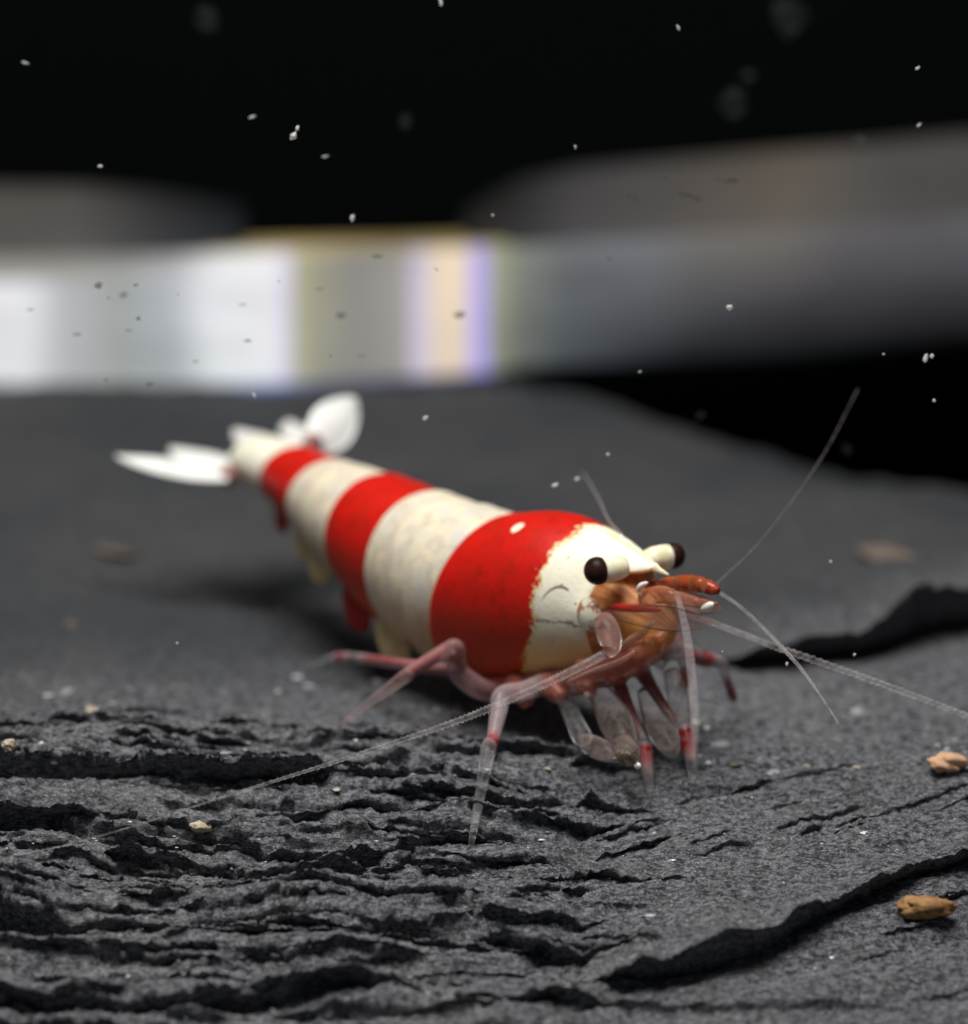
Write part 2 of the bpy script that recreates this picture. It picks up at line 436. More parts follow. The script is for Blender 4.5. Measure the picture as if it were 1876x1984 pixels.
c = g.mix(g.math('MULTIPLY', g.ss(.45, .7, s3), .5), c, hs_.outputs[0])
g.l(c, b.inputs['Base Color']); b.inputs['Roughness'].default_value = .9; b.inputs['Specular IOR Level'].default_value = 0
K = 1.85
def painted_reflection(knots, lab=None, off=0.0, rows=8):
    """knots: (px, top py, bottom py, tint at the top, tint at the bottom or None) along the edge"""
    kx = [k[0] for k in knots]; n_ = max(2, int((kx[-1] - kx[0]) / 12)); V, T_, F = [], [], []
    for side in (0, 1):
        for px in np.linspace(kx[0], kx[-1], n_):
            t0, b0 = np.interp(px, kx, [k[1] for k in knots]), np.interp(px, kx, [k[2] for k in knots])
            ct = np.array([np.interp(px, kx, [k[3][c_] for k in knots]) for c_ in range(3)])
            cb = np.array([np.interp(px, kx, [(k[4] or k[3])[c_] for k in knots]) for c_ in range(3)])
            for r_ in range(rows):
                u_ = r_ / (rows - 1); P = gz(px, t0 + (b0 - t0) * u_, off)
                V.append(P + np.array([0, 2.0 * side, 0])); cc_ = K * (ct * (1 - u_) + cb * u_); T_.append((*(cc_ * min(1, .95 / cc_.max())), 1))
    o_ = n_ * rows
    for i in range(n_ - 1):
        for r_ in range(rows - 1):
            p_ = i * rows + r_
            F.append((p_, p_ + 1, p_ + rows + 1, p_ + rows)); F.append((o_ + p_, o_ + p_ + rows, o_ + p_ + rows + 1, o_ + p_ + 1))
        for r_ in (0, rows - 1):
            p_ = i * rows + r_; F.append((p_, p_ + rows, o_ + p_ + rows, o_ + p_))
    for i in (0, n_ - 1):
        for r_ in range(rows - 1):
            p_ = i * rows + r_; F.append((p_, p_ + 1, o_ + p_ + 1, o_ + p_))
    o = mesh_obj('painted_reflection', V, F, M_reflection, edge, (0, GY, 0), smooth=False, attrs={'tint': np.array(T_)})
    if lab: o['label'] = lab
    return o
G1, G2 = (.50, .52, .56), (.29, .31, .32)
painted_reflection([(-500, 548, 742, G1, None), (20, 546, 744, (.54, .55, .6), G1), (120, 545, 744, (.27, .285, .31), (.27, .285, .30)), (230, 545, 744, (.20, .215, .215), (.21, .225, .23)), (330, 545, 744, (.27, .29, .33), (.24, .265, .29)), (420, 545, 743, (.50, .52, .56), (.42, .45, .48)), (536, 545, 741, (.58, .58, .62), (.52, .54, .58))], 'painted white reflection with grey patches')
painted_reflection([(-500, 497, 548, (.13, .125, .115), None), (70, 495, 545, (.14, .135, .125), (.24, .24, .23)), (230, 493, 545, (.13, .13, .125), (.25, .26, .26)), (330, 492, 545, (.17, .17, .16), (.32, .34, .37)), (430, 490, 545, (.42, .43, .44), (.5, .52, .56)), (536, 488, 545, (.54, .55, .58), (.58, .58, .62))], 'painted pale grey upper reflection')
painted_reflection([(536, 488, 741, (.56, .55, .62), None), (564, 487, 740, (.48, .46, .72), (.45, .44, .7))], 'painted pale violet white reflection')
painted_reflection([(564, 487, 740, (.30, .30, .19), None), (600, 486, 738, (.21, .20, .15), (.2, .2, .16)), (690, 484, 735, (.15, .15, .145), None), (760, 483, 733, (.19, .185, .18), (.17, .17, .165)), (795, 482, 732, (.24, .23, .22), (.22, .21, .2))], 'painted olive grey reflection')
painted_reflection([(795, 482, 732, (.32, .30, .38), None), (832, 481, 731, (.38, .35, .47), None)], 'painted lilac reflection')
painted_reflection([(832, 481, 731, (.50, .41, .31), (.42, .36, .29)), (908, 479, 727, (.52, .43, .33), (.45, .38, .32))], 'painted tan reflection')
painted_reflection([(908, 479, 727, (.42, .37, .78), None), (946, 478, 722, (.44, .38, .80), (.32, .3, .7))], 'painted violet reflection')
painted_reflection([(946, 478, 722, (.25, .26, .18), (.17, .18, .13)), (1000, 476, 712, (.14, .15, .13), (.08, .09, .085)), (1090, 470, 706, (.095, .105, .115), (.038, .044, .052)), (1250, 460, 702, (.10, .108, .122), (.012, .015, .02)), (1330, 455, 700, (.10, .10, .105), (.006, .007, .01))], 'painted dim blue grey reflection')
painted_reflection([(1330, 455, 575, (.10, .098, .095), (.05, .052, .06)), (1500, 444, 566, (.098, .092, .088), (.05, .048, .05)), (1640, 435, 556, (.075, .073, .08), (.036, .036, .044)), (2000, 410, 540, (.075, .075, .088), (.035, .035, .042)), (2500, 375, 520, (.06, .06, .07), (.03, .03, .036))], 'painted dim warm grey reflection')
painted_reflection([(1330, 575, 700, (.050, .052, .060), (.006, .007, .010)), (1560, 562, 690, (.036, .036, .042), (.003, .004, .004)), (2000, 540, 640, (.034, .034, .040), (.004, .004, .005)), (2500, 520, 590, (.02, .02, .02), (.004, .004, .004))], 'painted reflection fading to almost black')
painted_reflection([(400, 481, 490, (.16, .12, .05), (.3, .25, .14)), (560, 478, 487, (.26, .2, .08), (.42, .38, .24)), (760, 474, 483, (.16, .12, .05), (.2, .17, .1)), (985, 466, 477, (.2, .17, .07), (.24, .22, .12))], 'thin painted yellow colour fringe')  # colour fringes of the bright band, painted as thin strips above and below
painted_reflection([(-200, 742, 752, (.08, .12, .13), (.03, .05, .06)), (300, 744, 754, (.10, .15, .17), (.03, .06, .08)), (530, 741, 752, (.18, .26, .55), (.04, .08, .25)), (640, 737, 746, (.08, .11, .2), (.03, .04, .08)), (960, 720, 730, (.11, .11, .36), (.03, .03, .12))], 'thin painted blue colour fringe')
painted_reflection([(-500, 366, 497, (.05, .045, .04), (.062, .06, .058)), (140, 372, 494, (.045, .042, .04), (.06, .059, .058)), (300, 385, 492, (.018, .018, .019), (.03, .031, .035)), (470, 410, 482, (.006, .007, .008), (.012, .014, .017))], 'painted dim grey reflection above the white one')
painted_reflection([(900, 420, 466, (.008, .008, .008), (.014, .014, .013)), (1000, 362, 470, (.012, .012, .012), (.024, .023, .024)), (1120, 338, 468, (.034, .033, .036), (.044, .043, .047)), (1300, 322, 457, (.052, .048, .046), (.056, .052, .05)), (1520, 302, 443, (.070, .060, .050), (.072, .064, .057)), (1700, 287, 430, (.048, .046, .045), (.052, .05, .05)), (2500, 212, 375, (.032, .032, .034), (.04, .04, .04))], 'painted dim brownish reflection')

# ------------------------------------------------------------------ the shrimp
def theta(t): return math.radians(48 if t > -3 else min(64, 48 + (-3 - t) * 1.3))
_ts = np.arange(-24, 4.001, .02); _pos = np.zeros((len(_ts), 2)); i0 = int(np.argmin(abs(_ts))); _pos[i0] = HEAD
for i in range(i0 - 1, -1, -1):
    a = theta(_ts[i]); _pos[i] = _pos[i + 1] - .02 * np.array([math.cos(a), -math.sin(a)])
for i in range(i0 + 1, len(_ts)):
    a = theta(_ts[i]); _pos[i] = _pos[i - 1] + .02 * np.array([math.cos(a), -math.sin(a)])
def sp(tab, t, col):
    a = np.array(tab); a = a[np.argsort(a[:, 0])]
    # smooth interpolation through the table
    x = a[:, 0]; y = a[:, col]; m = np.gradient(y, x)
    i = int(np.clip(np.searchsorted(x, t) - 1, 0, len(x) - 2)); hh = x[i + 1] - x[i]; u = np.clip((t - x[i]) / hh, 0, 1)
    return (2*u**3-3*u**2+1)*y[i] + (u**3-2*u**2+u)*hh*m[i] + (-2*u**3+3*u**2)*y[i+1] + (u**3-u**2)*hh*m[i+1]
#        t     zc    a     bt    bb
BODY = [(3.30, 4.30, .22, .20, .30), (3.0, 4.38, .60, .45, .80), (2.4, 4.50, 1.05, .80, 1.45), (1.6, 4.62, 1.42, 1.25, 2.0), (.8, 4.62, 1.72, 1.72, 2.25), (0, 4.52, 1.97, 2.08, 2.38),
        (-1.2, 4.38, 2.17, 2.42, 2.80), (-2.4, 4.24, 2.28, 2.52, 3.02), (-3.6, 4.12, 2.32, 2.46, 3.0), (-4.6, 4.06, 2.27, 2.32, 2.86), (-6.3, 4.07, 2.22, 2.24, 2.72),
        (-8, 4.2, 2.1, 2.12, 2.5), (-10.6, 4.52, 1.85, 1.82, 2.2), (-12.4, 4.72, 1.62, 1.55, 1.9), (-14.4, 4.9, 1.35, 1.22, 1.55), (-16.8, 5.02, 1.18, 1.0, 1.15), (-19, 5.02, 1.08, .86, .9), (-20.4, 4.95, .85, .6, .6), (-20.8, 4.9, .55, .35, .35)]
SEG = [1.30, -4.55, -6.15, -8.0, -10.7, -14.2, -16.9]            # rear (or front) lips of the shell plates
prof = []                                                       # (t, radial factor)
prof += [(t, .93) for t in np.linspace(3.3, 1.55, 22)]
prof += [(1.42, .94), (1.33, .96), (1.29, .985), (1.26, 1.0), (1.2, 1.012), (1.1, 1.012)]
edges = [1.1, -4.55, -6.15, -8.0, -10.7, -14.2, -16.9, -20.8]
for k in range(7):
    a, bnd = edges[k], edges[k + 1]
    m = 46 if k == 0 else 22
    for u in np.linspace(0, 1, m)[1:]:
        t = a + (bnd - a) * u
        f0 = 1.0 if k == 0 else .955 + .05 * math.sin(min(u * 1.6, 1) * math.pi / 2)
        prof.append((t, f0 + (.014 * sstep(.85, 1.0, u) if k < 6 else 0)))
    if k < 6:
        prof += [(bnd - .035, 1.005), (bnd - .02, .985), (bnd + .03, .965), (bnd - .06, .955)]
NPH = 112
phs = np.linspace(-math.pi, math.pi, NPH, endpoint=False)
def ring(t, f=1.0, ph=phs, brow=0.0):
    p = np.array([np.interp(t, _ts, _pos[:, 0]), np.interp(t, _ts, _pos[:, 1])]); th = theta(t)
    zc, a, bt, bb = (float(sp(BODY, t, c)) for c in (1, 2, 3, 4))
    seg = 0
    for k in range(1, 7):
        if edges[k + 1] < t <= edges[k]: seg = (edges[k] - t) / (edges[k] - edges[k + 1])
    if seg: bb *= 1 + .10 * math.sin(math.pi * seg)             # rounded side flaps of each plate
    cs, sn = np.cos(ph), np.sin(ph)
    wv = a * f * np.sign(sn) * np.abs(sn) ** .92 * (1 - .13 * np.clip(-cs, 0, 1) ** 2)
    # brow: narrower roof towards the beak
    roof = sstep(.2, 1.3, t) if t > .2 else 0
    wv = wv * (1 - .18 * roof * np.clip(cs, 0, 1))
    hv = np.where(cs > 0, bt, bb) * f * cs
    keel = .10 * sstep(-2.5, 1.0, t) * np.exp(-(ph / .22) ** 2) if t > -2.5 else 0
    L = np.array([math.sin(th), math.cos(th)])
    # plates lean: their top edges sit a little further forward; the shell's brow reaches out towards the beak
    tl = np.interp(t, [-20, -17, -14, -10.6, -8, -4.5, -2.5, 0], [.2, .3, .4, .2, .25, .85, .3, 0])
    dt = tl * cs
    if brow: dt = dt + brow * np.exp(-(ph / .55) ** 2); hv = hv - .14 * brow * np.exp(-(ph / .55) ** 2)
    hd = np.array([math.cos(th), -math.sin(th)])
    return np.stack([p[0] + L[0] * wv + hd[0] * dt, p[1] + L[1] * wv + hd[1] * dt, zc + hv + keel], -1)
base = np.array([3.2, 0.0, slate_z(3.2, 0.0)])
shrimp = empty('shrimp', base)
tag(shrimp, 'red and white banded dwarf shrimp walking over dark slate', 'shrimp')
BV = np.vstack([ring(t, f, brow=1.25 * float(sstep(-.6, 1.15, t)) if .93 < f and t < 1.45 and i_ > 22 else (.5 if t > 1.4 and i_ in (22, 23) else 0)) for i_, (t, f) in enumerate(prof)]); nr = len(prof)
bi = np.arange(nr * NPH).reshape(nr, NPH)
bf = np.stack([bi[:-1], np.roll(bi, -1, 1)[:-1], np.roll(bi, -1, 1)[1:], bi[1:]], -1).reshape(-1, 4)
at_t = np.repeat([p[0] for p in prof], NPH); at_p = np.tile(phs, nr)
faces = [tuple(f) for f in bf] + [tuple(bi[0][::-1]), tuple(bi[-1])]

M_body, nt, b = nmat('shrimp_shell'); g = G(nt)
T = g.attr('axial').outputs['Fac']; PH = g.attr('around').outputs['Fac']; AP = g.math('ABSOLUTE', PH)
v = g.mm()
nb = g.noise(v, 1.6, 4, .6); nf = g.noise(v, 7.0, 4, .6); nc = g.noise(v, .8, 3)
RED = g.mix(g.ss(.35, .7, nb), rgb(.62, .010, .005), rgb(.50, .014, .006))
RED = g.mix(g.math('MULTIPLY', g.ss(1.35, 2.4, AP), .7), RED, rgb(.62, .085, .012))     # thinner pigment low on the flanks
RED = g.mix(g.math('MULTIPLY', g.ss(.55, .72, nf), .35), RED, rgb(.30, .004, .004))
RED = g.mix(g.math('MULTIPLY', g.ss(.16, .07, g.vor(v, 4.5)), .28), RED, rgb(.68, .10, .05))
RED = g.mix(g.math('MULTIPLY', g.ss(.52, .66, g.noise(v, 2.2, 5, .65)), .4), RED, rgb(.27, .004, .004))
WH = g.mix(g.ss(.4, .65, nb), rgb(.93, .90, .74), rgb(.90, .86, .70))
WH = g.mix(g.math('MULTIPLY', g.ss(.55, .68, nc), .35), WH, rgb(.78, .76, .74))
ABD = g.mix(g.ss(.40, .62, nb), rgb(.84, .75, .55), rgb(.70, .64, .54))
ABD = g.mix(g.math('MULTIPLY', g.ss(.52, .66, g.noise(g.mm((1, 1, .35)), 1.5, 4)), .4), ABD, rgb(.62, .46, .26))
ABD = g.mix(g.math('MULTIPLY', g.ss(.66, .74, nf), .5), ABD, rgb(.36, .33, .30))
vein = g.noise(g.mm((1, 1, .8)), 1.1, 5, .62)
ABD = g.mix(g.math('MULTIPLY', g.ss(.06, .0, g.math('ABSOLUTE', g.math('SUBTRACT', vein, .5))), .45), ABD, rgb(.50, .45, .40))
ABD = g.mix(g.math('MULTIPLY', g.ss(.56, .68, vein), .5), ABD, rgb(.60, .60, .62))
ABD = g.mix(g.math('MULTIPLY', g.ss(1.45, 2.5, AP), .75), ABD, rgb(.62, .38, .14))
# carapace: white face patch with a ragged edge
jag = g.math('MULTIPLY', g.math('SUBTRACT', nf, .5), .75)
jag = g.math('ADD', jag, g.math('MULTIPLY', g.math('SUBTRACT', nb, .5), .8))
tb = g.math('ADD', g.math('MULTIPLY', g.ss(.75, 0.1, AP), .05), g.math('MULTIPLY', g.ss(1.6, 2.5, AP), -1.0))
tb = g.math('ADD', tb, -.42)
dface = g.math('SUBTRACT', g.math('ADD', T, jag), tb)              # >0 : white
face = g.ss(-.02, .05, dface)
rimm = g.math('MULTIPLY', g.ss(-.02, .05, dface), g.ss(.20, .05, dface))
WF = g.mix(g.math('MULTIPLY', g.ss(1.6, 2.25, AP), .9), WH, rgb(.84, .52, .17))
WF = g.mix(g.math('MULTIPLY', rimm, .75), WF, rgb(.75, .48, .08))
spk = g.math('MULTIPLY', g.ss(.15, .08, g.vor(v, 2.9)), g.ss(.47, .55, nb))
WF = g.mix(g.math('MULTIPLY', spk, .75), WF, rgb(.16, .09, .10))
# fine groove across the cheek
groove = g.math('ABSOLUTE', g.math('SUBTRACT', g.math('ADD', PH, g.math('MULTIPLY', g.math('SUBTRACT', nb, .5), .35)), -1.72))
gl = g.math('MULTIPLY', g.ss(.028, .008, groove), g.ss(-.45, -.2, T))
WF = g.mix(g.math('MULTIPLY', gl, .8), WF, rgb(.22, .10, .06))
T3 = g.math('SUBTRACT', T, .3)
groove2 = g.math('ABSOLUTE', g.math('ADD', g.math('ADD', PH, 1.20), g.math('ADD', g.math('MULTIPLY', T3, -.22), g.math('MULTIPLY', g.math('MULTIPLY', T3, T3), .75))))
gl2 = g.math('MULTIPLY', g.ss(.035, .012, groove2), g.math('MULTIPLY', g.ss(-.15, .0, T), g.ss(.72, .6, T)))
WF = g.mix(g.math('MULTIPLY', gl2, .85), WF, rgb(.12, .05, .06))
CARA = g.mix(face, RED, WF)
# white spot on the red back
def spot(t0, p0, rt, rp):
    a_ = g.math('DIVIDE', g.math('SUBTRACT', T, t0), rt); b_ = g.math('DIVIDE', g.math('SUBTRACT', PH, p0), rp)
    r2 = g.math('ADD', g.math('MULTIPLY', a_, a_), g.math('MULTIPLY', b_, b_))
    return g.ss(1.25, .7, g.math('ADD', r2, g.math('MULTIPLY', g.math('SUBTRACT', nf, .5), .8)))
SPOT_T, SPOT_P = -2.35, -.47
CARA = g.mix(spot(SPOT_T, SPOT_P, .20, .10), CARA, rgb(.92, .88, .68))
# soft orange flesh in front of the shell
stv = g.n('ShaderNodeCombineXYZ'); g.l(g.math('MULTIPLY', T, .5), stv.inputs[0]); g.l(g.math('MULTIPLY', PH, 2.4), stv.inputs[1])
strk = g.noise(stv.outputs[0], 2.4, 4, .6)
FL = g.mix(g.ss(.35, .65, strk), rgb(.74, .36, .13), rgb(.50, .14, .04))
FL = g.mix(g.math('MULTIPLY', g.ss(.55, .70, nb), .5), FL, rgb(.70, .42, .30))
FL = g.mix(g.math('MULTIPLY', g.ss(1.9, 2.7, T), g.math('MULTIPLY', g.ss(1.2, 1.9, AP), .85)), FL, rgb(.90, .55, .10))
FL = g.mix(g.math('MULTIPLY', g.ss(2.1, 2.8, AP), .7), FL, rgb(.62, .14, .04))
FL = g.mix(g.math('MULTIPLY', g.ss(.13, .07, g.vor(v, 1.3)), .8), FL, rgb(.32, .01, .01))
col = g.mix(g.math('GREATER_THAN', T, 1.27), CARA, FL)
# abdomen bands
col = g.mix(g.math('LESS_THAN', T, -4.553), col, ABD)
col = g.mix(g.math('LESS_THAN', T, -8.003), col, RED)
col = g.mix(g.math('LESS_THAN', T, -10.703), col, ABD)
col = g.mix(g.math('LESS_THAN', T, -14.203), col, RED)
col = g.mix(g.math('LESS_THAN', T, -16.903), col, WH)
g.l(col, b.inputs['Base Color'])
b.inputs['Roughness'].default_value = .42; b.inputs['Specular IOR Level'].default_value = .22
b.inputs['Subsurface Weight'].default_value = .45; b.inputs['Subsurface Radius'].default_value = (1, .4, .2); b.inputs['Subsurface Scale'].default_value = .6 * S
hb = g.math('ADD', g.math('MULTIPLY', nf, .5), g.math('MULTIPLY', g.math('MULTIPLY', face, g.math('GREATER_THAN', T, -4.5)), .25))
g.bump(hb, .35, .12, b)
body = mesh_obj('body', BV, faces, M_body, shrimp, base, attrs={'axial': at_t, 'around': at_p})

def part(name, geo, mat, parent=None, attrs=None, smooth=True):
    par = parent or shrimp
    return mesh_obj(name, geo[0], geo[1], mat, par, base, smooth, attrs)

M_cream = plain('cream_shell', (.92, .89, .72), .5, .2, (.80, .70, .42), 3.5, .25)
M_white = plain('white_shell', (.93, .92, .88), .4, .3, (.86, .84, .78), 4, .2)
M_eye = plain('eye_dark', (.014, .006, .005), .42, .12, (.045, .014, .010), 1.2)
M_pink = glassy('pink_chitin', (.64, .38, .34), .13, rim=.36)
M_clear = glassy('clear_chitin', (.56, .54, .56), .05, rim=.34)
M_legp = glassy('rosy_chitin', (.58, .36, .36), .11, rim=.38)
M_clear2 = glassy('hazy_chitin', (.50, .39, .35), .07, rim=.30, cloud=.35)
M_orange = glassy('orange_chitin', (.44, .11, .025), .34, rim=.2, red=(.30, .02, .01))
M_stem2 = glassy('stem_chitin', (.55, .22, .11), .22, rim=.3, red=(.28, .03, .02), red_dens=.45)
M_scale = glassy('scale_chitin', (.66, .38, .30), .26, rim=.35)
M_ant = glassy('antenna_chitin', (.62, .57, .57), .10, rim=.36, cloud=.5)
M_wisp = glassy('faint_chitin', (.60, .52, .52), .04, rim=.14, gloss=False)
M_stripe = glassy('stripe_chitin', (.55, .06, .03), .55, rim=-.3, red=(.48, .02, .012), red_dens=.2, gloss=False)
M_redleg = plain('leg_pigment', (.32, .006, .006), .5, .1, (.22, .005, .005), 5)
M_redline = plain('red_pigment', (.50, .02, .012), .5, .2, (.42, .03, .015), 4)

def along(pts, n=60):
    """pts rows: px, py, lat ('g': a foot on the slate, 'i': distance between its neighbours'), radius, red"""
    D = []
    for px, py, lat, r, red in pts:
        D.append(None if lat == 'i' else ((shit(px, py) if lat == 'g' else spt(px, py, lat)) - CAM) @ FW)
    kn = [i for i, d_ in enumerate(D) if d_ is not None]
    ac = np.concatenate([[0], np.cumsum([math.hypot(pts[i + 1][0] - pts[i][0], pts[i + 1][1] - pts[i][1]) for i in range(len(pts) - 1)])])
    D = np.interp(ac, ac[kn], [D[i] for i in kn])
    for i, p_ in enumerate(pts):
        if p_[2] == 'i' and p_[1] > 1240: D[i] = min(D[i], (shit(p_[0], p_[1]) - CAM) @ FW - p_[3] - .12)
    c = crom([(*(CAM + ray(p_[0], p_[1]) * d_), p_[3], p_[4]) for p_, d_ in zip(pts, D)], n)
    c[:, 3] = np.maximum(c[:, 3], .012); c[:, 4] = np.clip(c[:, 4], 0, 1)
    return c
def limb(name, pts, mat, n=70, k=12, parent=None, flat=1.0, core=False):
    c = along(pts, n); V, F = tube_geo(c[:, :3], c[:, 3], k, flat)
    o = part(name, (V, F), mat, parent, {'red': np.repeat(np.clip(c[:, 4] * (1.15 if core else 1), 0, 1), k)})
    if core:                                      # the red pigment sits inside the clear shell
        on = c[:, 4] > .42; i = 0
        while i < n:
            if on[i]:
                j = i
                while j + 1 < n and on[j + 1]: j += 1
                if j - i >= 3:
                    w_ = np.sin(np.linspace(.25, math.pi - .25, j - i + 1)) ** .5
                    V, F = tube_geo(c[i:j + 1, :3], c[i:j + 1, 3] * .8 * w_, 8)
                    part('pigment', (V, F), M_redleg, o)
                i = j + 1
            else: i += 1
    return o

# beak (rostrum): a low serrated keel running out over the eyes
ros_t = [(1150, 1014), (1180, 1026), (1210, 1042), (1240, 1066), (1268, 1090), (1296, 1112)]
ros_b = [(1150, 1050), (1180, 1066), (1206, 1080), (1236, 1096), (1264, 1108), (1296, 1116)]
hw = [.05, .12, .17, .17, .11, .02]
A = crom([spt(x, y, 0) for x, y in ros_t], 26); B = crom([spt(x, y, 0) for x, y in ros_b], 26); H = np.interp(np.linspace(0, 5, 26), range(6), hw)
RV, RF = [], []
for i in range(26):
    tooth = .05 * (1 if i % 3 == 0 and 6 < i < 24 else 0)
    a = A[i] + np.array([0, 0, tooth]); bq = B[i]; m_ = (a + 2 * bq) / 3
    RV += [a, a * .5 + m_ * .5 - LAT * H[i] * .45, m_ - LAT * H[i], bq, m_ + LAT * H[i], a * .5 + m_ * .5 + LAT * H[i] * .45]
for i in range(25):
    for j in range(6):
        p_, q_ = i * 6 + j, i * 6 + (j + 1) % 6
        RF.append((p_, q_, q_ + 6, p_ + 6))
RF += [(5, 4, 3, 2, 1, 0), tuple(25 * 6 + j for j in range(6))]
part('rostrum', (RV, RF), M_cream)

# eyes on stalks
def eye(px, py, lat, sx, sy, slat, r, rs):
    c = spt(px, py, lat); s0 = spt(sx, sy, slat); d = c - s0; ln = np.linalg.norm(d); d /= ln
    ts = np.linspace(0, 1, 14); prof_ = rs * np.interp(ts, [0, .25, .7, .92, 1], [.75, .95, 1.02, .98, .85])
    pts = s0 + np.outer(ts * (ln - r * .12), d)
    V, F = tube_geo(pts, prof_, 20)
    st = part('eyestalk', (V, F), M_cream)
    u = np.cross(d, [0, 0, 1.0]); u /= np.linalg.norm(u); w_ = np.cross(d, u)
    V, F = sphere_geo(c, [u * r * 1.02, w_ * r * 1.02, d * r * .95], 28, 20)
    part('eye', (V, F), M_eye, st)
eye(1157, 1106, -1.62, 1212, 1098, -.75, .40, .375)
eye(1304, 1077, 1.42, 1252, 1084, .55, .38, .36)

# antennule stems, scale, antenna bases
def stem(pts, mat, n=60, k=14):
    c = along(pts, n); u_ = np.linspace(0, 1, n)
    seg = 1 - .16 * np.exp(-((u_ - .38) / .02) ** 2) - .16 * np.exp(-((u_ - .68) / .02) ** 2)
    V, F = tube_geo(c[:, :3], c[:, 3] * seg, k); red = np.clip(c[:, 4] + .35 * np.sin(u_ * 40) * (u_ > .3), 0, 1)
    return part('antennule_stem', (V, F), mat, None, {'red': np.repeat(red, k)})
stem([(1232, 1152, .3, .20, .1), (1262, 1143, .3, .24, .1), (1300, 1134, .3, .26, .25), (1335, 1130, .3, .25, .4), (1364, 1134, .3, .23, .3), (1382, 1141, .3, .19, .7), (1392, 1146, .3, .10, .8)], M_orange)
stem([(1248, 1158, -.35, .24, .3), (1280, 1152, -.35, .26, .35), (1312, 1158, -.3, .20, .15), (1345, 1166, -.25, .16, .3), (1372, 1170, -.2, .12, .5), (1390, 1170, -.2, .05, .3)], M_stem2)
def leafplate(name, a_px, b_px, lat0, lat1, wid, mat, th=.06, curve=.1, side=None, parent=None):
    a, bq = spt(*a_px, lat0), spt(*b_px, lat1); d = bq - a
    side = np.array([0, 0, 1.0]) if side is None else np.asarray(side, float)
    side = side - d * (side @ d) / (d @ d); side /= np.linalg.norm(side); nn = np.cross(d, side); nn /= np.linalg.norm(nn)
    return leafgeo(name, a, d, side, nn, wid, mat, th, curve, parent)
def leafgeo(name, a, d, side, nn, wid, mat, th, curve, parent=None, pw=1.3):
    n_, m_ = 24, 9; V, F = [], []
    for sgn in (1, -1):
        for i in range(n_):
            t = i / (n_ - 1); hw_ = wid * (max(math.sin(math.pi * min(1, .06 + t * .94) ** pw), 0) ** .7 * .95 + .02)
            for j in range(m_):
                s = j / (m_ - 1) * 2 - 1
                V.append(a + d * t + side * s * hw_ + nn * (sgn * th * (1 - s * s) * (1 - .6 * t) + curve * (s * s) * hw_ + sgn * .004))
    o = n_ * m_
    for i in range(n_ - 1):
        for j in range(m_ - 1):
            p_ = i * m_ + j
            F.append((p_, p_ + 1, p_ + m_ + 1, p_ + m_)); F.append((o + p_, o + p_ + m_, o + p_ + m_ + 1, o + p_ + 1))
    for i in range(n_ - 1):
        for j in (0, m_ - 1):
            p_ = i * m_ + j; F.append((p_, p_ + m_, o + p_ + m_, o + p_))
    return part(name, (V, F), mat, parent)
leafplate('antennal_scale', (1165, 1186), (1385, 1205), -1.35, -.75, .42, M_scale, side=(0, -.3, 1))
leafplate('antennal_scale', (1255, 1150), (1400, 1178), 1.1, 1.0, .36, M_scale, side=(0, -.3, 1))
limb('pigment_stripe', [(1176, 1178, -1.32, .05, 1), (1200, 1177, -1.24, .12, 1), (1245, 1179, -1.12, .12, 1), (1280, 1182, -1.05, .05, 1)], M_stripe, 24, 10)
# cream basal joint of the near antenna, then its pink stem
M_joint, nt, b = nmat('mottled_joint'); g = G(nt)
nz = g.noise(g.mm(), 2.6, 4)
g.l(g.mix(g.ss(.54, .6, nz), rgb(.90, .88, .70), rgb(.50, .20, .10)), b.inputs['Base Color']); b.inputs['Roughness'].default_value = .4
c = spt(1142, 1190, -1.62)
part('antenna_joint', sphere_geo(c, [FWD * .44, np.array([0, 0, .50]), LAT * .26]), M_joint)
limb('antenna_stem', [(1168, 1200, -1.7, .30, .1), (1176, 1218, -1.8, .36, .0), (1183, 1240, -1.9, .34, .05), (1184, 1256, -1.95, .27, .12), (1176, 1268, -2.0, .14, .1)], M_pink, 30, 16)
limb('antenna_stem', [(1290, 1165, 1.2, .2, .1), (1325, 1178, 1.3, .2, .0), (1352, 1194, 1.4, .12, .0)], M_pink, 24, 12)
def blob(px, py, lat, rx, ry, rz, mat, name, parent=None):
    c = spt(px, py, lat); o = part(name, sphere_geo(c, [FWD * rx, LAT * ry, np.array([0, 0, rz])], 16, 12), mat, parent)
    return o
limb('white_spot', [(1243, 1153, -.62, .03, 0), (1238, 1144, -.62, .075, 0), (1243, 1135, -.62, .09, 0), (1254, 1129, -.62, .04, 0)], M_white, 20, 8)
cw = spt(1371, 1176, -.25); rdir = spt(1392, 1166, -.25) - cw; rdir /= np.linalg.norm(rdir)
part('white_spot', sphere_geo(cw, [rdir * .30, LAT * .1, np.cross(rdir, LAT) * .13], 14, 10), M_white)
blob(1138, 1348, -1.35, .12, .1, .13, M_white, 'white_spot')

